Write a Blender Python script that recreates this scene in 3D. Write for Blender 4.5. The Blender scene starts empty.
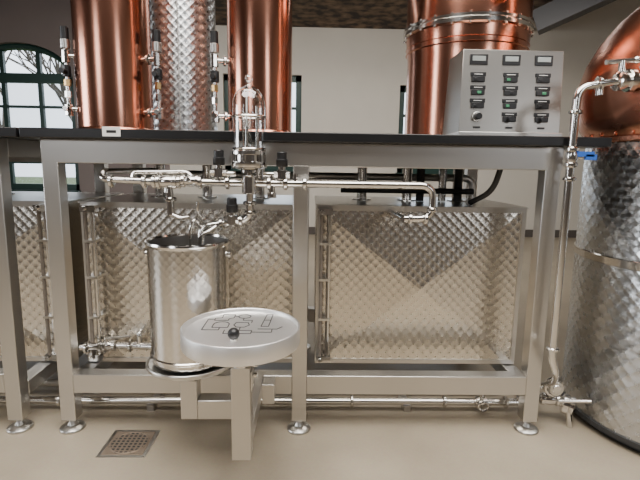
import bpy, math, random
from mathutils import Matrix, Vector
random.seed(3)
PI=math.pi
# ------------------------------------------------------------------ materials
def newmat(name):
    m=bpy.data.materials.new(name); m.use_nodes=True
    nt=m.node_tree; b=nt.nodes['Principled BSDF']; return m,nt,b
def simple(name,col,rough=.5,metal=0.,noise=0.,nscale=20,bump=0.,**kw):
    m,nt,b=newmat(name)
    b.inputs['Base Color'].default_value=(*col,1); b.inputs['Roughness'].default_value=rough
    b.inputs['Metallic'].default_value=metal
    for k,v in kw.items(): b.inputs[k].default_value=v
    if noise or bump:
        tc=nt.nodes.new('ShaderNodeTexCoord'); n=nt.nodes.new('ShaderNodeTexNoise')
        n.inputs['Scale'].default_value=nscale; n.inputs['Detail'].default_value=6
        nt.links.new(tc.outputs['Object'],n.inputs['Vector'])
        if noise:
            mx=nt.nodes.new('ShaderNodeMix'); mx.data_type='RGBA'
            mx.inputs['A'].default_value=(*[c*(1-noise) for c in col],1)
            mx.inputs['B'].default_value=(*[min(1,c*(1+noise)) for c in col],1)
            nt.links.new(n.outputs['Fac'],mx.inputs['Factor']); nt.links.new(mx.outputs['Result'],b.inputs['Base Color'])
        if bump:
            bp=nt.nodes.new('ShaderNodeBump'); bp.inputs['Strength'].default_value=bump; bp.inputs['Distance'].default_value=.01
            nt.links.new(n.outputs['Fac'],bp.inputs['Height']); nt.links.new(bp.outputs['Normal'],b.inputs['Normal'])
    return m
def brushed(name,col,rough,scale=(4,4,250),var=.12):
    m,nt,b=newmat(name)
    b.inputs['Metallic'].default_value=1; b.inputs['Base Color'].default_value=(*col,1)
    tc=nt.nodes.new('ShaderNodeTexCoord'); mp=nt.nodes.new('ShaderNodeMapping'); mp.inputs['Scale'].default_value=scale
    n=nt.nodes.new('ShaderNodeTexNoise'); n.inputs['Scale'].default_value=1; n.inputs['Detail'].default_value=3
    nt.links.new(tc.outputs['Object'],mp.inputs[0]); nt.links.new(mp.outputs[0],n.inputs['Vector'])
    mr=nt.nodes.new('ShaderNodeMapRange'); mr.inputs['To Min'].default_value=rough-var; mr.inputs['To Max'].default_value=rough+var
    nt.links.new(n.outputs['Fac'],mr.inputs['Value']); nt.links.new(mr.outputs[0],b.inputs['Roughness'])
    return m
def swirl(name,size,col=(.76,.715,.64),rough=.24,slope=.045,cyl=None,aniso=.6):
    # jewelled (perlage) finish: diamond lattice of spot-polished discs, each with circular brush direction
    m,nt,b=newmat(name); N=nt.nodes.new; L=nt.links.new
    b.inputs['Metallic'].default_value=1; b.inputs['Base Color'].default_value=(*col,1); b.inputs['Roughness'].default_value=rough
    tc=N('ShaderNodeTexCoord'); sp=N('ShaderNodeSeparateXYZ'); L(tc.outputs['Object'],sp.inputs[0])
    def M(op,a,bb=None,c=None):
        n=N('ShaderNodeMath'); n.operation=op
        for i,v in enumerate((a,bb,c)):
            if v is None: continue
            if isinstance(v,(int,float)): n.inputs[i].default_value=v
            else: L(v,n.inputs[i])
        return n.outputs[0]
    if cyl:
        cx,cy,R=cyl
        ang=M('ARCTAN2',M('SUBTRACT',sp.outputs[1],cy),M('SUBTRACT',sp.outputs[0],cx))
        u=M('MULTIPLY',ang,R/size)
    else: u=M('MULTIPLY',sp.outputs[0],1/size)
    v=M('MULTIPLY',sp.outputs[2],1/size)
    def cell(o):
        a=M('SUBTRACT',M('FRACT',M('ADD',u,o)),.5); c=M('SUBTRACT',M('FRACT',M('ADD',v,o)),.5)
        return a,c,M('SQRT',M('ADD',M('MULTIPLY',a,a),M('MULTIPLY',c,c)))
    ua,va,da=cell(100.0); ub,vb,db=cell(100.5)
    k=M('LESS_THAN',da,db); ik=M('SUBTRACT',1.,k)
    lu=M('ADD',M('MULTIPLY',ua,k),M('MULTIPLY',ub,ik)); lv=M('ADD',M('MULTIPLY',va,k),M('MULTIPLY',vb,ik)); ln=M('MINIMUM',da,db)
    bp=N('ShaderNodeBump'); bp.inputs['Strength'].default_value=1; bp.inputs['Distance'].default_value=size*slope
    L(M('MULTIPLY',M('MULTIPLY',ln,ln),2.),bp.inputs['Height']); L(bp.outputs[0],b.inputs['Normal'])
    L(M('ADD',M('MULTIPLY',ln,.16),rough-.03),b.inputs['Roughness'])
    b.inputs['Anisotropic'].default_value=aniso
    if not cyl:
        cb=N('ShaderNodeCombineXYZ'); L(M('MULTIPLY',lv,-1.),cb.inputs[0]); L(lu,cb.inputs[2]); L(cb.outputs[0],b.inputs['Tangent'])
    else:
        cb=N('ShaderNodeCombineXYZ'); L(M('MULTIPLY',M('MULTIPLY',lv,-1.),M('MULTIPLY',M('SINE',ang),-1.)),cb.inputs[0])
        L(M('MULTIPLY',M('MULTIPLY',lv,-1.),M('COSINE',ang)),cb.inputs[1]); L(lu,cb.inputs[2]); L(cb.outputs[0],b.inputs['Tangent'])
    return m
STEEL=brushed('brushed_steel',(.66,.645,.615),.30,(4,4,250),.06)
PANELM=brushed('panel_steel',(.36,.345,.32),.33,(4,4,250),.06)
STEELX=brushed('brushed_steel_frame',(.63,.61,.58),.33,(3,3,3),.04)
POL=simple('polished_steel',(.74,.72,.69),.15,1)
PAIL=swirl('pail_steel',.030,(.76,.74,.71),.14,.02,(-.447,1.72,.145),.3)
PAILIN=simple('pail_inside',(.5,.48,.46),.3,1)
TRAYM=brushed('tray_steel',(.90,.89,.88),.45,(20,20,20),.04)
COPPER=brushed('copper',(.58,.27,.185),.19,(6,6,2),.05)
COPPER2=brushed('copper_dome',(.58,.28,.195),.26,(6,6,6),.06)
SWT=swirl('perlage_tank',.042)
SWP=swirl('perlage_pot',.056,(.56,.57,.58),.24,.05,(1.68,1.93,.485),.75)
DIMP=swirl('perlage_column',.042,(.60,.61,.62),.28,.08,(-.68,2.6,.175))
BLACK=simple('black_plastic',(.012,.012,.013),.35)
TOPM=simple('black_worktop',(.010,.010,.011),.3,noise=.3,nscale=30)
RUB=simple('dark_rubber',(.03,.03,.03),.6)
RED=simple('red_handle',(.5,.02,.02),.4)
BLUE=simple('blue_handle',(.03,.12,.5),.4)
BRASS=simple('brass',(.55,.36,.16),.3,1)
WHITE=simple('label_white',(.8,.8,.78),.5)
GREENB=simple('green_button',(.05,.25,.12),.4)
LCD=simple('lcd',(.30,.33,.32),.2)
SIGHTG=simple('sight_tube_dark',(.22,.19,.16),.12)
DRAINM=simple('drain_grate',(.40,.32,.25),.45,.8)
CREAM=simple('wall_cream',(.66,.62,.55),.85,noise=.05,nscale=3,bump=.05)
TAUPE_SHADE=simple('wall_taupe_shade',(.21,.175,.165),.85,noise=.08,nscale=3)  # darker tone with the shadow on the back wall's left part put into it
GREY=simple('wall_front_paint',(.10,.085,.075),.85,noise=.1,nscale=2)
GREEN=simple('window_green',(.012,.045,.035),.4)
BEAM=simple('dark_beam',(.06,.058,.06),.5)
DUCT=simple('duct_grey',(.4,.4,.4),.5,.3)
BARK=simple('bark',(.10,.085,.07),.9)
GRASS=simple('grass',(.10,.14,.05),.9,noise=.4,nscale=3)
INK=simple('etched_ink',(.02,.02,.02),.6)
LIQ=simple('spirit_liquid',(.25,.25,.24),.05,.6)
def floor_mat():
    m,nt,b=newmat('epoxy_floor'); N=nt.nodes.new; L=nt.links.new
    tc=N('ShaderNodeTexCoord'); n=N('ShaderNodeTexNoise'); n.inputs['Scale'].default_value=1.8; n.inputs['Detail'].default_value=8
    n2=N('ShaderNodeTexNoise'); n2.inputs['Scale'].default_value=90; n2.inputs['Detail'].default_value=2
    L(tc.outputs['Object'],n.inputs['Vector']); L(tc.outputs['Object'],n2.inputs['Vector'])
    cr=N('ShaderNodeValToRGB'); cr.color_ramp.elements[0].position=.3; cr.color_ramp.elements[1].position=.72
    cr.color_ramp.elements[0].color=(.30,.25,.185,1); cr.color_ramp.elements[1].color=(.43,.365,.275,1)
    L(n.outputs['Fac'],cr.inputs[0])
    mx=N('ShaderNodeMix'); mx.data_type='RGBA'; mx.blend_type='OVERLAY'; mx.inputs['Factor'].default_value=.1
    L(cr.outputs[0],mx.inputs['A']); L(n2.outputs['Color'],mx.inputs['B']); L(mx.outputs['Result'],b.inputs['Base Color'])
    mr=N('ShaderNodeMapRange'); mr.inputs['To Min'].default_value=.3; mr.inputs['To Max'].default_value=.5
    L(n.outputs['Fac'],mr.inputs['Value']); L(mr.outputs[0],b.inputs['Roughness']); return m
def ceil_mat():
    m,nt,b=newmat('ceiling_boards'); N=nt.nodes.new; L=nt.links.new
    tc=N('ShaderNodeTexCoord'); n=N('ShaderNodeTexNoise'); n.inputs['Scale'].default_value=6; n.inputs['Detail'].default_value=8
    L(tc.outputs['Object'],n.inputs['Vector'])
    cr=N('ShaderNodeValToRGB'); cr.color_ramp.elements[0].position=.4; cr.color_ramp.elements[1].position=.65
    cr.color_ramp.elements[0].color=(.02,.014,.012,1); cr.color_ramp.elements[1].color=(.20,.13,.08,1)
    L(n.outputs['Fac'],cr.inputs[0]); L(cr.outputs[0],b.inputs['Base Color']); b.inputs['Roughness'].default_value=.8; return m
def glass_mat():
    m=bpy.data.materials.new('clear_glass'); m.use_nodes=True; nt=m.node_tree; nt.nodes.clear()
    N=nt.nodes.new; L=nt.links.new
    o=N('ShaderNodeOutputMaterial'); t=N('ShaderNodeBsdfTransparent'); t.inputs[0].default_value=(.93,.94,.94,1)
    g=N('ShaderNodeBsdfGlossy'); g.inputs['Roughness'].default_value=.1
    lw=N('ShaderNodeLayerWeight'); lw.inputs[0].default_value=.45; mx=N('ShaderNodeMixShader')
    L(lw.outputs['Facing'],mx.inputs[0]); L(t.outputs[0],mx.inputs[1]); L(g.outputs[0],mx.inputs[2]); L(mx.outputs[0],o.inputs[0]); return m
GLASS=glass_mat(); FLOORM=floor_mat(); CEILM=ceil_mat()
# ------------------------------------------------------------------ mesh builder
class B:
    def __init__(s,name): s.n=name; s.v=[]; s.f=[]; s.fm=[]; s.m=[]
    def mi(s,m):
        if m not in s.m: s.m.append(m)
        return s.m.index(m)
    def add(s,v,f,m):
        o=len(s.v); s.v+= [tuple(p) for p in v]; i=s.mi(m)
        for q in f: s.f.append([o+k for k in q]); s.fm.append(i)
    def box(s,x0,x1,y0,y1,z0,z1,m):
        v=[(x,y,z) for z in (z0,z1) for y in (y0,y1) for x in (x0,x1)]
        s.add(v,[(0,2,3,1),(4,5,7,6),(0,1,5,4),(2,6,7,3),(0,4,6,2),(1,3,7,5)],m)
    def bar(s,p,q,w,h,m):
        p=Vector(p); q=Vector(q); a=(q-p).normalized()
        up=Vector((0,0,1)) if abs(a.z)<.9 else Vector((0,1,0))
        x=a.cross(up).normalized()*w/2; y=x.normalized().cross(a)*h/2
        v=[c+sx*x+sy*y for c in (p,q) for sx,sy in ((-1,-1),(1,-1),(1,1),(-1,1))]
        s.add(v,[(0,1,2,3),(7,6,5,4),(0,4,5,1),(1,5,6,2),(2,6,7,3),(3,7,4,0)],m)
    def lathe(s,o,prof,m,axis=(0,0,1),seg=32,cap=True):
        o=Vector(o); a=Vector(axis).normalized()
        r=Vector((1,0,0)) if abs(a.x)<.9 else Vector((0,1,0))
        u=a.cross(r).normalized(); w=a.cross(u)
        v=[];f=[]
        for (R,h) in prof:
            for i in range(seg):
                t=2*PI*i/seg; v.append(o+a*h+(u*math.cos(t)+w*math.sin(t))*max(R,1e-5))
        for j in range(len(prof)-1):
            for i in range(seg):
                k=(i+1)%seg; f.append((j*seg+i,j*seg+k,(j+1)*seg+k,(j+1)*seg+i))
        if cap:
            f.append(tuple(range(seg))[::-1]); f.append(tuple((len(prof)-1)*seg+i for i in range(seg)))
        s.add(v,f,m)
    def cyl(s,o,r,h,m,axis=(0,0,1),seg=24,b=None):
        b=min(r,h)*.12 if b is None else b
        s.lathe(o,[(r-b,0),(r,b),(r,h-b),(r-b,h)],m,axis,seg)
    def tube(s,pts,r,m,fil=.03,seg=12):
        pts=[Vector(p) for p in pts]; P=[pts[0]]
        for i in range(1,len(pts)-1):
            a,b,c=pts[i-1:i+2]; d1=(a-b); d2=(c-b); fl=min(fil,d1.length*.49,d2.length*.49)
            A=b+d1.normalized()*fl; C=b+d2.normalized()*fl
            if fl<1e-4: P.append(b); continue
            for k in range(7):
                t=k/6; P.append(A*(1-t)**2+b*2*t*(1-t)+C*t*t)
        P.append(pts[-1])
        v=[];f=[]; n=None
        for i,p in enumerate(P):
            t=(P[min(i+1,len(P)-1)]-P[max(i-1,0)]).normalized()
            if n is None:
                n=t.cross(Vector((0,0,1)) if abs(t.z)<.9 else Vector((1,0,0))).normalized()
            n=(n-t*n.dot(t)).normalized(); w=t.cross(n)
            for k in range(seg):
                a=2*PI*k/seg; v.append(p+(n*math.cos(a)+w*math.sin(a))*r)
        for j in range(len(P)-1):
            for i in range(seg):
                k=(i+1)%seg; f.append((j*seg+i,j*seg+k,(j+1)*seg+k,(j+1)*seg+i))
        f.append(tuple(range(seg))[::-1]); f.append(tuple((len(P)-1)*seg+i for i in range(seg)))
        s.add(v,f,m)
    def ball(s,c,r,m,seg=20,sz=1):
        s.lathe(c,[(r*math.sin(PI*i/12),-r*sz*math.cos(PI*i/12)) for i in range(13)],m,seg=seg,cap=False)
    def torus(s,c,R,r,m,axis=(0,0,1),seg=40,a0=0,a1=2*PI):
        a=Vector(axis).normalized(); q=Vector((1,0,0)) if abs(a.x)<.9 else Vector((0,1,0))
        u=a.cross(q).normalized(); w=a.cross(u)
        s.tube([Vector(c)+(u*math.cos(a0+(a1-a0)*i/seg)+w*math.sin(a0+(a1-a0)*i/seg))*R for i in range(seg+1)],r,m,0,8)
    def flange(s,c,r,m,axis,t=.008):
        a=Vector(axis).normalized(); s.lathe(Vector(c)-a*t,[(r*.7,0),(r,t*.5),(r,t*1.5),(r*.7,t*2)],m,axis,20)
    def valve(s,c,ax,r,m,hd=(0,0,1),hm=None):
        a=Vector(ax).normalized(); c=Vector(c); h=Vector(hd).normalized()
        s.lathe(c-a*r*2.4,[(r*.9,0),(r*1.5,r*.4),(r*1.5,r),(r*1.2,r*1.2),(r*1.45,r*2.4),(r*1.2,r*3.6),(r*1.5,r*3.8),(r*1.5,r*4.4),(r*.9,r*4.8)],m,ax,20)
        s.cyl(c,r*.55,r*2.4,m,h,12)
        if hm:
            s.lathe(c+h*r*2.1,[(r*1.1,0),(r*1.35,r*.3),(r*1.35,r*1.3),(r*1.15,r*1.6),(r*1.0,r*2.6),(r*.5,r*2.8)],hm,h,10)
    def done(s,bevel=0,ang=40):
        me=bpy.data.meshes.new(s.n); me.from_pydata(s.v,[],s.f); me.update()
        for m in s.m: me.materials.append(m)
        for p,i in zip(me.polygons,s.fm): p.material_index=i; p.use_smooth=True
        me.set_sharp_from_angle(angle=math.radians(ang))
        ob=bpy.data.objects.new(s.n,me); bpy.context.collection.objects.link(ob)
        if bevel:
            md=ob.modifiers.new('bevel','BEVEL'); md.width=bevel; md.segments=2; md.limit_method='ANGLE'; md.angle_limit=math.radians(50)
        return ob
# ------------------------------------------------------------------ room
def panel(name,outer,holes,y,th,mat):
    cu=bpy.data.curves.new(name,'CURVE'); cu.dimensions='2D'; cu.fill_mode='BOTH'; cu.extrude=th/2
    for pts in [outer]+holes:
        sp=cu.splines.new('POLY'); sp.points.add(len(pts)-1); sp.use_cyclic_u=True
        for i,p in enumerate(pts): sp.points[i].co=(p[0],p[1],0,1)
    t=bpy.data.objects.new('tmp',cu); bpy.context.collection.objects.link(t)
    dg=bpy.context.evaluated_depsgraph_get(); me=bpy.data.meshes.new_from_object(t.evaluated_get(dg))
    bpy.data.objects.remove(t); me.transform(Matrix.Translation((0,y+th/2,0))@Matrix.Rotation(PI/2,4,'X'))
    me.materials.clear(); me.materials.append(mat)
    ob=bpy.data.objects.new(name,me); bpy.context.collection.objects.link(ob); return ob
def rect(a,b,c,d): return [(a,c),(b,c),(b,d),(a,d)]
XL,XR,YF,YB,ZC=-6.5,6.5,-4.5,7.5,3.8
b=B('floor'); b.box(XL-.2,XR+.2,YF-.2,YB+.2,-.1,0,FLOORM); b.done()
b=B('ceiling'); b.box(XL-.2,XR+.2,YF-.2,YB+.2,ZC,ZC+.1,CEILM); b.done()
b=B('trim_ceiling_soffit'); b.box(-2.2,3.3,3.5,YB,3.15,ZC,CEILM); b.done()
b=B('wall_left'); b.box(XL-.2,XL,YF,YB,0,ZC,TAUPE_SHADE); b.done()
b=B('wall_right'); b.box(XR,XR+.2,YF,YB,0,ZC,CREAM); b.done()
b=B('wall_front'); b.box(XL-.2,XR+.2,YF-.2,YF,0,ZC,GREY); b.done()
acx,ahw,asp,arise,asill=-4.45,.83,2.35,.5,.65
arch=[(acx-ahw,asill),(acx+ahw,asill)]+[(acx+ahw*math.cos(PI*i/16),asp+arise*math.sin(PI*i/16)) for i in range(17)]
panel('wall_back_left',rect(XL-.2,-2.2,0,ZC),[arch],YB,.3,TAUPE_SHADE)  # cream wall in shadow; the shade is in its base colour
panel('wall_back',rect(-2.2,XR+.2,0,ZC),[rect(-1.35,-.15,1.0,2.46),rect(1.37,2.5,1.0,2.34)],YB,.3,CREAM)
def window(name,x0,x1,z0,z1,archd=None,nx=2,nz=3):
    b=B(name); y=YB+.12; w=.09
    if archd:
        b.tube([(acx+ (ahw-.03)*math.cos(PI*i/24),y,asp+(arise-.03)*math.sin(PI*i/24)) for i in range(25)],.06,GREEN,0,8)
        b.bar((x0,y,asp),(x1,y,asp),.08,.14,GREEN); top=asp
    else: top=z1; b.bar((x0,y,z1-w/2),(x1,y,z1-w/2),.08,w,GREEN)
    b.box(x0,x0+w,y-.04,y+.04,z0,top,GREEN); b.box(x1-w,x1,y-.04,y+.04,z0,top,GREEN); b.box(x0,x1,y-.04,y+.04,z0,z0+w,GREEN)
    for i in range(1,nx):
        x=x0+(x1-x0)*i/nx; zt=top
        if archd: zt=asp+arise*math.sqrt(max(0,1-((x-acx)/ahw)**2))
        b.box(x-.03,x+.03,y-.03,y+.03,z0,zt,GREEN)
    for i in range(1,nz):
        z=z0+(top-z0)*i/nz; b.box(x0,x1,y-.02,y+.02,z-.02,z+.02,GREEN)
    b.box(x0-.02,x1+.02,YB-.08,YB+.1,z0-.04,z0+.0,GREEN)
    b.box(x0,x1,y,y+.006,z0,top,GLASS)
    b.done()
window('window_1',acx-ahw,acx+ahw,asill,asp,True,3,4)
window('window_2',-1.35,-.15,1.0,2.46); window('window_3',1.37,2.5,1.0,2.34)
b=B('baseboard_back'); b.box(XL,XR,YB-.02,YB,0,.12,GREY); b.done()
b=B('lawn'); b.box(-30,30,YB+.4,40,-.3,-.2,GRASS); b.done()
for n in range(3):
    b=B('bare_tree'); base=Vector((-7.6+n*1.6,12+n*1.3,-.2))
    def grow(p,d,r,k):
        q=p+d; b.tube([p,q],r,BARK,0,6)
        if k==0: return
        for _ in range(3):
            nd=(d+Vector((random.uniform(-.8,.8),random.uniform(-.5,.5),random.uniform(-.1,.5)))*d.length).normalized()*d.length*.72
            grow(q,nd,r*.6,k-1)
    grow(base,Vector((0,0,1.6)),.09,4); b.done()
# ------------------------------------------------------------------ work tables
def foot(b,x,y):
    b.lathe((x,y,0),[(.05,0),(.05,.008),(.042,.014),(.02,.02),(.016,.028),(.012,.034),(.012,.07)],STEEL,seg=24)
def table(name,legs,xa,xb,ta,tb):
    b=B(name); y0,y1=1.8,2.76
    for x in legs:
        for y in (y0+.03,y1-.03):
            b.box(x-.03,x+.03,y-.03,y+.03,.05,1.095,STEELX); foot(b,x,y)
        b.box(x-.03,x+.03,y0+.06,y1-.06,.135,.195,STEELX); b.box(x-.03,x+.03,y0+.06,y1-.06,1.11,1.18,STEELX)
    for y in (y0,y1-.06):
        b.box(xa,xb,y,y+.06,1.09,1.18,STEELX)
        for i in range(len(legs)-1):
            b.box(legs[i]+.03,legs[i+1]-.03,y,y+.06,.17,.25,STEELX)
    b.box(ta,tb,y0-.04,y1+.05,1.18,1.215,TOPM)
    b.done(.003)
table('steel_work_table',[-.975,-.035,.93],-1.005,.965,-1.055,1.12)
table('steel_work_table',[-3.06,-2.12,-1.19],-3.09,-1.16,-3.2,-1.065)
# ------------------------------------------------------------------ rectangular tanks
def tank(x0,x1,gs=None):
    b=B('rectangular_steel_tank'); y0,y1,z0,z1=2.05,2.68,.2,.92
    e=.018; cx=(x0+x1)/2; cz=(z0+z1)/2
    b.box(x0,x1,y0+.004,y1,z0,z1,STEELX)
    v=[(x0+e,y0,z0+e),(x1-e,y0,z0+e),(x1-e,y0,z1-e),(x0+e,y0,z1-e),(cx,y0-.034,cz)]
    b.add(v,[(0,1,4),(1,2,4),(2,3,4),(3,0,4)],SWT)
    for a in ((x0,x1,z0,z0+e),(x0,x1,z1-e,z1),(x0,x0+e,z0+e,z1-e),(x1-e,x1,z0+e,z1-e)):
        b.box(a[0],a[1],y0-.006,y0+.004,a[2],a[3],STEELX)
    b.box(x0-.002,x0,y0,y1,z0,z1,SWT); b.box(x1,x1+.002,y0,y1,z0,z1,SWT)
    b.box(x0-.008,x1+.008,y0-.008,y1+.008,z1,z1+.006,STEEL)
    for k,xx in enumerate((.25,.5,.78)):
        X=x0+(x1-x0)*xx; b.cyl((X,2.4,z1),.05,.012,POL); b.cyl((X,2.4,z1+.01),.025,.16,POL)
    if gs:   # level gauge
        y=2.012; ga,gb=gs
        b.tube([(ga,y,.24),(ga,y,.895)],.008,SIGHTG,0,10); b.tube([(gb,y,.24),(gb,y,.895)],.010,POL,0,10)
        for z in (.235,.90):
            b.box(ga-.016,gb+.016,y-.014,y+.032,z-.014,z+.014,POL)
            b.cyl((ga,y-.012,z),.010,.014,POL,(0,-1,0),12)
        for z in (.42,.6,.76): b.box(ga-.01,gb+.01,y-.012,y+.034,z-.005,z+.005,STEEL)
    b.done(.0,3)
tank(-.99,-.047,(-.957,-.925)); tank(.033,.955,(.052,.084)); tank(-2.02,-1.06,(-1.15,-1.12))
# ------------------------------------------------------------------ columns
def column(x,y,r,mat,z1=3.15,bands=()):
    b=B('copper_still_column'); z0=1.215
    b.lathe((x,y,0),[(r+.03,z0),(r+.03,z0+.012),(r+.006,z0+.014),(r+.004,z0+.03),(r,z0+.034),(r,z1)],mat,seg=64)
    b.lathe((x,y,0),[(r+.035,z0),(r+.035,z0+.008),(r+.01,z0+.010)],POL,seg=64)
    for z in bands:
        b.lathe((x,y,0),[(r,z),(r+.004,z+.002),(r+.004,z+.012),(r,z+.014)],mat,seg=64,cap=False)
    for i in range(16):
        a=2*PI*i/16; b.cyl((x+(r+.02)*math.cos(a),y+(r+.02)*math.sin(a),z0+.01),.006,.01,POL,seg=6)
    b.done()
column(-.905,2.27,.163,COPPER,bands=(2.0,)); column(-.237,2.27,.147,COPPER,bands=(2.0,))
b=B('dimpled_steel_column'); 
b.lathe((-.68,2.6,0),[(.2,1.215),(.2,1.23),(.176,1.232),(.175,1.24),(.175,3.15)],DIMP,seg=64)
b.box(-.655,-.649,2.424,2.428,1.23,3.15,STEEL)
b.done()
b=B('copper_still_vessel'); X,Y,r=.79,2.52,.292
b.lathe((X,Y,0),[(r+.02,1.215),(r+.02,1.23),(r,1.235),(r,1.63),(r+.005,1.67),(r+.012,1.735),(r+.012,1.755)],COPPER,seg=72)
b.lathe((X,Y,0),[(r+.010,1.742),(r+.028,1.747),(r+.028,1.760),(r+.022,1.762),(r+.022,1.767),(r+.028,1.770),(r+.028,1.782),(r+.01,1.787)],POL,seg=72)
b.lathe((X,Y,0),[(r+.012,1.78),(r+.012,1.95),(r+.0,2.05),(r-.06,2.17),(.14,2.27),(.08,2.33),(.08,3.1)],COPPER,seg=72)
for i in range(24):
    a=2*PI*i/24; b.cyl((X+(r+.020)*math.cos(a),Y+(r+.020)*math.sin(a),1.738),.006,.053,POL,seg=8)
for z in (1.69,1.665): b.lathe((X,Y,0),[(r+.003,z-.004),(r+.012,z),(r+.003,z+.004)],COPPER,seg=72,cap=False)
b.tube([(.85,2.23,1.85),(.85,2.13,1.85),(.85,2.13,1.93)],.022,COPPER,.03); b.flange((.85,2.13,1.89),.035,POL,(0,0,1))
b.done()
def sight(name,x,y,cx,cy,z0,z1):
    b=B(name); d=Vector((cx-x,cy-y,0)).normalized()
    b.tube([(x,y,z0),(x,y,z1)],.0085,POL,0)
    b.tube([(x,y,z0+.02),Vector((x,y,z0+.02))+d*.075],.011,POL,0)
    b.tube([(x,y,z1-.09),Vector((x,y,z1-.09))+d*.075],.011,POL,0)
    b.cyl((x,y,z1-.12),.017,.055,POL,seg=8); b.cyl((x,y,z1-.06),.021,.04,STEEL,seg=20); b.cyl((x,y,z1-.022),.018,.055,BLACK,seg=20)
    b.cyl((x,y,z0-.01),.018,.05,POL,seg=8); b.cyl((x,y,z0+.07),.014,.03,POL,seg=6)
    b.cyl((x,y-.01,z0+.02),.012,.03,POL,(0,-1,0),12)
    b.cyl((x,y,(z0+z1)/2-.01),.019,.05,BLACK,seg=8); b.cyl((x,y,(z0+z1)/2-.05),.015,.03,BRASS,seg=6)
    b.cyl((x,y,(z0+z1)/2+.01),.012,.05,BLACK,(0,-1,0),12)
    b.flange(Vector((x,y,z0+.02))+d*.045,.022,POL,d); b.flange(Vector((x,y,z1-.09))+d*.045,.022,POL,d)
    b.done()
sight('column_sight_tube',-1.095,2.22,-.905,2.27,1.31,1.65); sight('column_sight_tube',-.685,2.20,-.905,2.27,1.30,1.64); sight('column_sight_tube',-.432,2.20,-.237,2.27,1.29,1.64)
# ------------------------------------------------------------------ control panel
b=B('control_panel_box'); x0,x1,z0,z1=.612,1.018,1.238,1.568; yb=1.95
v=[(x0-.01,yb-.0,z0),(x1,yb-.0,z0),(x1,2.19,z0),(x0-.01,2.19,z0),(x0,yb+.03,z1),(x1+.004,yb+.03,z1),(x1+.004,2.17,z1),(x0,2.17,z1)]
b.add(v,[(0,3,2,1),(4,5,6,7),(0,1,5,4),(1,2,6,5),(2,3,7,6),(3,0,4,7)],PANELM)
b.box(x0-.015,x1+.002,1.93,2.19,1.215,1.24,STEELX)
def fy(z): return yb+.03*(z-z0)/(z1-z0)
for c,x in enumerate((.675,.808,.940)):
    z=1.528; y=fy(z)
    b.box(x-.036,x+.036,y-.006,y+.004,z-.02,z+.02,BLACK); b.box(x-.027,x+.027,y-.0075,y,z-.007,z+.013,LCD)
    for k,z in enumerate((1.462,1.41,1.358,1.305)):
        if c==0 and k==3:
            y=fy(z); b.cyl((x,y+.002,z-.003),.02,.012,STEEL,(0,-1,0),20); b.cyl((x,y-.01,z-.003),.013,.02,BLACK,(0,-1,0),16); continue
        y=fy(z); b.box(x-.031,x+.031,y-.004,y+.004,z-.0,z+.016,BLACK)
        b.box(x-.018,x+.018,y-.005,y+.004,z+.006,z+.009,WHITE)
        b.box(x-.026,x+.026,y-.010,y+.004,z-.022,z-.001,BLACK)
        if k<3: b.box(x-.004 if k%2 else x-.018,x+.012 if k%2 else x-.004,y-.012,y,z-.018,z-.007,GREENB if (k+c)%2 else BLACK)
        else: b.cyl((x,y-.008,z-.012),.011,.018,BLACK,(0,-1,0),16)
    b.box(x-.014,x+.014,yb-.004,yb+.01,1.256,1.263,BLACK)
b.done(.0015)
# ------------------------------------------------------------------ pot still on the right
b=B('copper_pot_still'); X,Y,R=1.68,1.93,.485
b.lathe((X,Y,0),[(R-.03,0),(R-.03,.03),(R+.008,.03),(R+.008,.05)],RUB,seg=96)
b.lathe((X,Y,0),[(R,.05),(R,1.2),(R-.006,1.215)],SWP,seg=128)
for z in (.735,):
    b.lathe((X,Y,0),[(R,z-.018),(R+.006,z-.014),(R+.006,z+.014),(R,z+.018)],POL,seg=96,cap=False)
b.lathe((X,Y,0),[(R+.004,1.205),(R+.01,1.21),(R+.01,1.225),(R+.002,1.23)],COPPER2,seg=96,cap=False)
b.lathe((X,Y,0),[(R,1.22),(R+.03,1.26),(R+.05,1.32),(R+.058,1.39),(R+.052,1.46),(R+.03,1.54),(R-.01,1.62),(R-.07,1.70),(R-.14,1.765),(R-.21,1.81),(R-.28,1.835),(.14,1.85),(.12,1.88),(.11,3.1)],COPPER2,seg=96)
for i in range(40):
    a=2*PI*i/40; b.cyl((X+(R+.001)*math.cos(a),Y+(R+.001)*math.sin(a),1.236),.006,.02,COPPER2,(math.cos(a),math.sin(a),0),8)
b.torus((X,Y,1.81),.27,.018,POL,seg=48)
for i in range(14):
    a=2*PI*i/14; b.cyl((X+.27*math.cos(a),Y+.27*math.sin(a),1.80),.012,.04,POL,seg=8)
b.done()
b=B('pot_still_pipe')
b.tube([(1.03,1.93,.15),(1.03,1.82,.22),(.985,1.74,.30),(.955,1.73,.36),(.955,1.73,1.30),(.957,1.73,1.385),(1.09,1.73,1.41),(1.24,1.74,1.42)],.0145,POL,.045)
b.valve((.956,1.73,1.14),(0,0,1),.016,POL,(1,0,0)); b.box(.962,1.03,1.712,1.724,1.142,1.160,BLUE); b.box(1.0,1.04,1.712,1.724,1.13,1.150,BLUE)
for z in (1.30,1.06,.40): b.flange((.956,1.73,z),.024,POL,(0,0,1))
b.flange((1.03,1.73,1.40),.026,POL,(1,0,.2)); b.flange((1.10,1.73,1.41),.034,POL,(1,.1,0),.012)
b.cyl((1.09,1.73,1.41),.028,.09,POL,(1,.05,.05)); b.cyl((1.13,1.735,1.413),.04,.025,POL,(1,.05,.05)); b.cyl((1.18,1.737,1.418),.05,.018,POL,(1,.05,.05))
b.tube([(1.11,1.735,1.41),(1.11,1.735,1.48)],.012,POL,0); b.tube([(1.05,1.735,1.475),(1.16,1.735,1.485)],.009,POL,0); b.ball((1.16,1.735,1.485),.014,POL)
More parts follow.
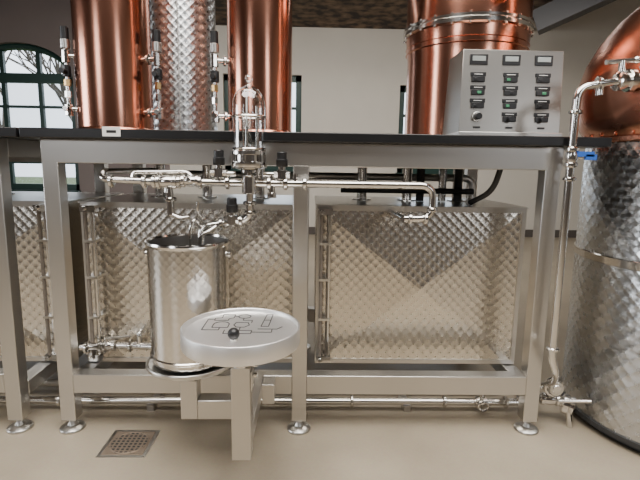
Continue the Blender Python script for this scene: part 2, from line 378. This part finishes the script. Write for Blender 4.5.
b.tube([(1.035,1.73,1.40),(1.035,1.73,1.36)],.012,POL,0)
b.done()
b=B('outlet_valve_assembly')
b.torus((1.06,1.88,.17),.036,.010,POL,(0,1,0)); b.cyl((1.06,1.9,.17),.02,.05,POL,(0,-1,0)); b.cyl((1.06,1.865,.17),.03,.012,STEEL,(0,-1,0))
b.tube([(.93,1.95,.09),(1.02,1.94,.10),(1.10,1.9,.10)],.018,POL,.02)
b.flange((1.0,1.942,.098),.032,POL,(1,0,0)); b.valve((1.06,1.905,.10),(1,-.2,0),.018,POL,(0,0,1))
b.lathe((1.10,1.89,.095),[(.02,0),(.042,.01),(.042,.03),(.034,.035),(.04,.05),(.02,.06)],POL,(1,-.5,-.2)); 
b.tube([(1.08,1.86,.115),(1.18,1.80,.145)],.008,POL,0); b.tube([(1.12,1.86,.08),(1.13,1.85,.0)],.012,POL,0)
b.done()
# ------------------------------------------------------------------ floor pipes
b=B('floor_pipe')
b.tube([(-3,1.98,.045),(.98,1.98,.045)],.016,POL,0); b.tube([(-3,2.1,.07),(.9,2.1,.07)],.016,STEELX,0)
for x in (-2.4,-1.1,-.55,.2,.62,.9): b.flange((x,1.98,.045),.027,POL,(1,0,0))
b.cyl((.76,1.98,.045),.024,.05,POL,(1,0,0)); b.tube([(.785,1.98,.045),(.785,1.95,.11)],.012,POL,0); b.torus((.785,1.94,.045),.022,.006,POL,(0,1,0),20)
for x in (-2.0,-.7,.45): b.box(x-.015,x+.015,1.965,2.11,0,.03,STEELX)
b.done()
b=B('tank_drain_valve')
b.tube([(-1.0,1.99,.29),(-.80,1.99,.30),(-.62,1.97,.30),(-.60,2.05,.30)],.016,POL,.02); b.valve((-.88,1.985,.30),(1,.0,.05),.017,POL,(0,-.3,1))
b.flange((-.78,1.985,.30),.028,POL,(1,0,0)); b.flange((-.97,1.985,.29),.03,POL,(1,0,0)); b.tube([(-.88,1.97,.34),(-.77,1.95,.355)],.006,POL,0)
b.tube([(-.74,1.985,.30),(-.74,1.985,.36),(-.74,2.05,.36)],.012,POL,.02)
b.done()
# ------------------------------------------------------------------ spirit parrot
PX,PY=-.22,1.72
b=B('spirit_parrot_hydrometer_jar')
b.lathe((PX,PY,0),[(.03,1.075),(.062,1.085),(.064,1.092),(.064,1.104),(.05,1.106),(.05,1.128),(.064,1.13),(.064,1.142),(.058,1.147)],POL,seg=40)
for i in range(6):
    a=2*PI*i/6+.3; b.cyl((PX+.057*math.cos(a),PY+.057*math.sin(a),1.08),.005,.072,POL,seg=8)
b.lathe((PX,PY,0),[(.058,1.147),(.058,1.29),(.056,1.315),(.048,1.338),(.034,1.356),(.014,1.366),(.010,1.372),(.010,1.385)],GLASS,seg=40,cap=False)
b.torus((PX,PY,1.262),.0585,.0035,POL); b.torus((PX,PY,1.15),.058,.004,POL)
b.ball((PX,PY,1.392),.014,GLASS)
b.lathe((PX-.008,PY,0),[(.016,1.147),(.018,1.155),(.018,1.27),(.022,1.275),(.022,1.28),(.017,1.28)],GLASS,seg=20,cap=False)
b.tube([(PX-.008,PY,1.15),(PX-.008,PY,1.23)],.006,POL,0)
b.tube([(PX+.028,PY,1.147),(PX+.028,PY,1.30)],.005,POL,0); b.tube([(PX-.038,PY,1.147),(PX-.038,PY,1.25)],.004,POL,0)
b.tube([(PX-.008,PY,1.23),(PX-.008,PY,1.335)],.003,WHITE,0)
b.done()
# ------------------------------------------------------------------ front pipework
b=B('distillate_pipework'); y=1.73; z=1.028
b.tube([(-.77,2.4,1.06),(-.77,1.78,1.06),(-.755,y,1.035),(-.60,y,1.030),(-.53,y,z)],.0125,POL,.03)
b.tube([(-.60,y,z),(-.09,y,z)],.014,POL,0)
b.tube([(-.12,y,z),(.455,y,z),(.452,y,.905),(.35,y,.905)],.0135,POL,.05)
b.tube([(.35,y,.905),(.35,2.04,.90)],.012,POL,.0)
b.flange((.372,y,.905),.02,POL,(1,0,0)); b.flange((.43,y,.905),.02,POL,(1,0,0)); b.flange((.453,y,.94),.02,POL,(0,0,1))
for x in (-.72,-.60,-.565,-.475,-.40,-.30,-.15,-.09,-.02): b.flange((x,y,z),.024,POL,(1,0,0),.009)
b.valve((-.52,y,z),(1,0,0),.017,POL,(0,-.2,-1)); b.valve((-.435,y,z+.004),(1,0,0),.015,POL,(0,-1,.2))
b.tube([(-.515,y,z),(-.51,y,.955),(-.51,y,.91)],.014,POL,0); b.flange((-.51,y,.965),.023,POL,(0,0,1)); b.tube([(-.51,y,.91),(-.47,y-.01,.895),(-.44,y-.01,.90)],.010,POL,.02)
for x,zz in ((-.33,1.075),(-.103,1.072),(-.285,.905)):
    b.cyl((x,y-.005,zz-.03),.020,.035,POL,seg=8); b.cyl((x,y-.005,zz+.002),.013,.016,POL,seg=16); 
    b.lathe((x,y-.005,zz+.016),[(.019,0),(.021,.003),(.021,.026),(.018,.028),(.018,.05),(.014,.054)],BLACK,seg=14)
    b.cyl((x-.03,y-.005,zz-.012),.014,.06,POL,(1,0,0),8)
b.tube([(-.33,y,z),(-.33,y,1.05)],.012,POL,0); b.tube([(-.103,y,z),(-.103,y,1.05)],.012,POL,0)
b.tube([(-.33,y,1.06),(-.27,y,1.06)],.010,POL,0); b.tube([(-.17,y,1.06),(-.103,y,1.06)],.010,POL,0)
b.tube([(PX,PY,1.08),(PX,y,.895),(-.40,y,.865),(-.40,1.72,.80)],.0135,POL,.04)
b.cyl((PX,PY,.99),.027,.065,POL); b.flange((PX,y,.955),.026,POL,(0,0,1)); b.flange((PX,PY,1.07),.03,POL,(0,0,1)); b.flange((PX,y,.92),.022,POL,(0,0,1))
b.flange((-.255,y,.889),.022,POL,(1,0,.15)); b.flange((-.325,y,.877),.022,POL,(1,0,.15))
b.tube([(-.285,y,.90),(-.285,y,.885)],.012,POL,0)
for x in (-.14,-.055): b.tube([(x,y,z),(x,y,z+.035)],.010,POL,0)
b.tube([(-.14,y,z-.0),(-.14,y,.985)],.012,POL,0); b.cyl((-.14,y,.975),.017,.02,POL)
b.tube([(-.65,y,z),(-.65,y+.02,1.06),(-.45,y+.02,1.065),(-.42,y,1.035)],.008,POL,.02)
b.done()
b=B('header_pipework')
b.tube([(-.9,2.5,1.04),(.86,2.5,1.04),(.86,2.5,.93)],.02,STEELX,.05)
b.tube([(.15,2.3,.98),(.8,2.3,.98)],.014,RUB,0)
for x in (.55,.66,.74): b.tube([(x,2.35,.928),(x,2.35,1.13),(x+.03,2.6,1.15)],.02,RUB if x!=.66 else POL,.05)
b.tube([(.80,1.95,1.15),(.77,1.97,1.0),(.72,2.1,.94)],.012,RUB,.06)
b.done()
# ------------------------------------------------------------------ pail with its stand
QX,QY=-.447,1.72
b=B('steel_pail'); 
b.lathe((QX,QY,0),[(.138,.362),(.142,.366),(.144,.40),(.1455,.80)],PAIL,seg=72,cap=False)
b.lathe((QX,QY,0),[(.1455,.80),(.150,.806),(.153,.812),(.151,.819),(.146,.820),(.1435,.812)],POL,seg=72,cap=False)
b.lathe((QX,QY,0),[(.1435,.812),(.142,.42),(.139,.375),(.0,.372)],PAILIN,seg=72,cap=False)
b.lathe((QX,QY,0),[(.146,.385),(.149,.388),(.149,.394),(.146,.397)],POL,seg=72,cap=False)
b.lathe((QX,QY,0),[(.1415,.60),(.0,.60)],LIQ,seg=48,cap=False)
for s in (-1,1): b.cyl((QX+s*.145,QY,.765),.014,.012,POL,(s,0,0),14)
b.done()
b=B('spout_hose')
b.tube([(-.40,1.72,.865),(-.415,1.70,.90),(-.43,1.69,.87),(-.435,1.69,.75)],.006,POL,.03)
b.tube([(-.34,1.70,.87),(-.37,1.68,.85),(-.395,1.68,.84),(-.40,1.69,.72)],.007,POL,.03)
b.tube([(-.39,1.71,.90),(-.405,1.69,.925),(-.40,1.69,.96)],.005,POL,.02)
b.done()
b=B('pail_stand'); 
b.lathe((QX,QY,0),[(.0,.338),(.155,.338),(.166,.343),(.166,.358),(.160,.360),(.158,.352),(.0,.352)],STEEL,seg=64,cap=False)
b.box(-.452,-.392,1.57,1.63,.19,.338,STEELX); b.box(-.392,-.24,1.57,1.63,.19,.262,STEELX)
b.done(.003)
# ------------------------------------------------------------------ round tray on a swing arm
TX,TY,TZ=-.208,1.40,.59; R=.182
b=B('round_tray_table')
b.lathe((TX,TY,0),[(.0,.542),(R-.012,.542),(R-.002,.547),(R,.554),(R,.601),(R-.002,.604),(R-.006,.603),(R-.008,.596),(R-.010,.590),(.0,.590)],TRAYM,seg=96,cap=False)
b.box(-.238,-.178,1.37,1.43,.165,.475,STEELX)
b.cyl((TX,TY,.47),.03,.08,POL); b.cyl((TX,TY,.488),.045,.01,POL); b.cyl((TX+.03,TY-.01,.478),.006,.02,POL,(1,0,0),8)
b.cyl((TX-.06,TY+.02,.492),.006,.05,POL,(1,0,0)); b.ball((TX-.062,TY+.02,.492),.012,RED)
b.box(-.238,-.178,1.43,1.80,.195,.255,STEELX)
b.box(-.178,-.13,1.72,1.80,.17,.25,STEELX)
b.box(-.178,-.172,1.375,1.425,.40,.46,STEEL); b.cyl((-.172,1.40,.44),.010,.012,POL,(1,0,0),6)
b.done(.002)
b=B('etched_process_diagram')
def ln(pts,w=.0020):
    for i in range(len(pts)-1):
        p=Vector((TX+pts[i][0]*1.12,TY+.005+pts[i][1]*1.1,.5906)); q=Vector((TX+pts[i+1][0]*1.12,TY+.005+pts[i+1][1]*1.1,.5906)); b.bar(p,q,w*1.4,.0008,INK)
def circ(x,y,r,a0=0,a1=360,n=16): return [(x+r*math.cos(math.radians(a0+(a1-a0)*i/n)),y+r*math.sin(math.radians(a0+(a1-a0)*i/n))) for i in range(n+1)]
ln([(-.07,.125),(-.035,.125),(-.035,.095),(-.048,.085),(-.048,.07),(-.088,.07),(-.088,.09),(-.07,.095),(-.07,.125)])
ln(circ(-.005,.108,.018)); ln([(-.035,.108),(-.023,.108)]); ln([(-.005,.09),(-.005,.072),(.022,.072),(.022,.05)])
ln([(.052,.02),(.060,.128),(.078,.128),(.073,.02),(.052,.02)]); ln([(.056,.075),(.077,.075)])
ln(circ(-.062,.035,.022,0,180)+[(-.084,.008),(-.040,.008),(-.040,.035)])
ln([(-.022,.052),(.012,.052),(.018,.03),(.006,.012),(-.016,.012),(-.026,.03),(-.022,.052)])
ln([(-.088,.08),(-.108,.08),(-.108,-.012),(-.062,-.012),(-.062,.008)]); ln([(-.005,.012),(-.005,-.015),(.03,-.015),(.03,-.04),(-.045,-.04),(-.045,-.012)])
ln([(.045,-.002),(.098,-.002),(.112,.018)]); ln([(.03,-.028),(.085,-.028),(.085,-.002)])
b.done()
b=B('black_ball_knob'); b.cyl((TX-.008,TY-.095,.590),.012,.008,POL); b.ball((TX-.008,TY-.095,.611),.0175,BLACK); b.done()
# ------------------------------------------------------------------ small label, drain, beam
b=B('price_label'); b.box(-.755,-.69,1.757,1.76,1.188,1.222,WHITE); b.box(-.74,-.705,1.7565,1.757,1.2,1.21,BLACK); b.done()
b=B('floor_drain_grate'); dx,dy,h=-.70,1.72,.092
b.box(dx-h,dx+h,dy-h,dy+h,.0,.003,STEELX)
b.box(dx-h+.014,dx+h-.014,dy-h+.014,dy+h-.014,.003,.0045,DRAINM)
for i in range(8):
    for j in range(8):
        x=dx-.063+i*.018; yy=dy-.063+j*.018
        if (x-dx)**2+(yy-dy)**2<.0047: b.box(x-.005,x+.005,yy-.005,yy+.005,.0045,.0051,RUB)
b.torus((dx,dy,.0045),.07,.0025,DRAINM); b.done()
b=B('roof_beam'); b.bar((2.8,6.2,2.9),(4.9,5.0,3.8),.22,.26,BEAM); b.done()
b=B('ventilation_duct'); b.tube([(3.5,5.5,2.4),(6.4,5.5,3.1)],.16,DUCT,0,24); b.done()
# ------------------------------------------------------------------ lights
def area(name,loc,tgt,sx,sy,p,col):
    l=bpy.data.lights.new(name,'AREA'); l.shape='RECTANGLE'; l.size=sx; l.size_y=sy; l.energy=p; l.color=col
    o=bpy.data.objects.new(name,l); bpy.context.collection.objects.link(o); o.location=loc
    o.rotation_euler=(Vector(tgt)-Vector(loc)).to_track_quat('-Z','Y').to_euler()
area('ceiling_light_front',(0,.1,3.7),(0,.3,0),4,1.6,255,(1,.96,.90))
area('ceiling_light_mid',(.2,1.6,3.7),(.2,1.7,0),3,.8,60,(1,.96,.90))
area('ceiling_light_back',(0,5,3.1),(0,6.2,0),6,1,135,(1,.965,.91))
area('fill_light_front',(-3.6,-4.3,2.7),(0,1,.8),1.6,1.2,55,(.95,.97,1))  # added lamp for softer light; the front wall has no window
area('fill_light_front_right',(3.6,-4.3,2.7),(0,1,.8),1.4,1.2,40,(.95,.97,1))  # second added fill lamp, on the right, also without a window
area('window_daylight_left',(-6.3,1.0,1.9),(0,1.5,.6),2,1.6,115,(.92,.96,1))
w=bpy.data.worlds.new('sky'); bpy.context.scene.world=w; w.use_nodes=True
bg=w.node_tree.nodes['Background']; bg.inputs[0].default_value=(.82,.90,1,1); bg.inputs[1].default_value=3.4
# ------------------------------------------------------------------ camera
cam=bpy.data.cameras.new('camera'); cam.lens=470/640*36; cam.sensor_width=36; cam.clip_start=.02
co=bpy.data.objects.new('camera',cam); bpy.context.collection.objects.link(co)
Rm=Matrix.Rotation(math.radians(-1.3),4,'Z')@Matrix.Rotation(math.radians(81),4,'X')@Matrix.Rotation(math.radians(.9),4,'Z')
co.matrix_world=Matrix.Translation((0,0,1.095))@Rm
bpy.context.scene.camera=co
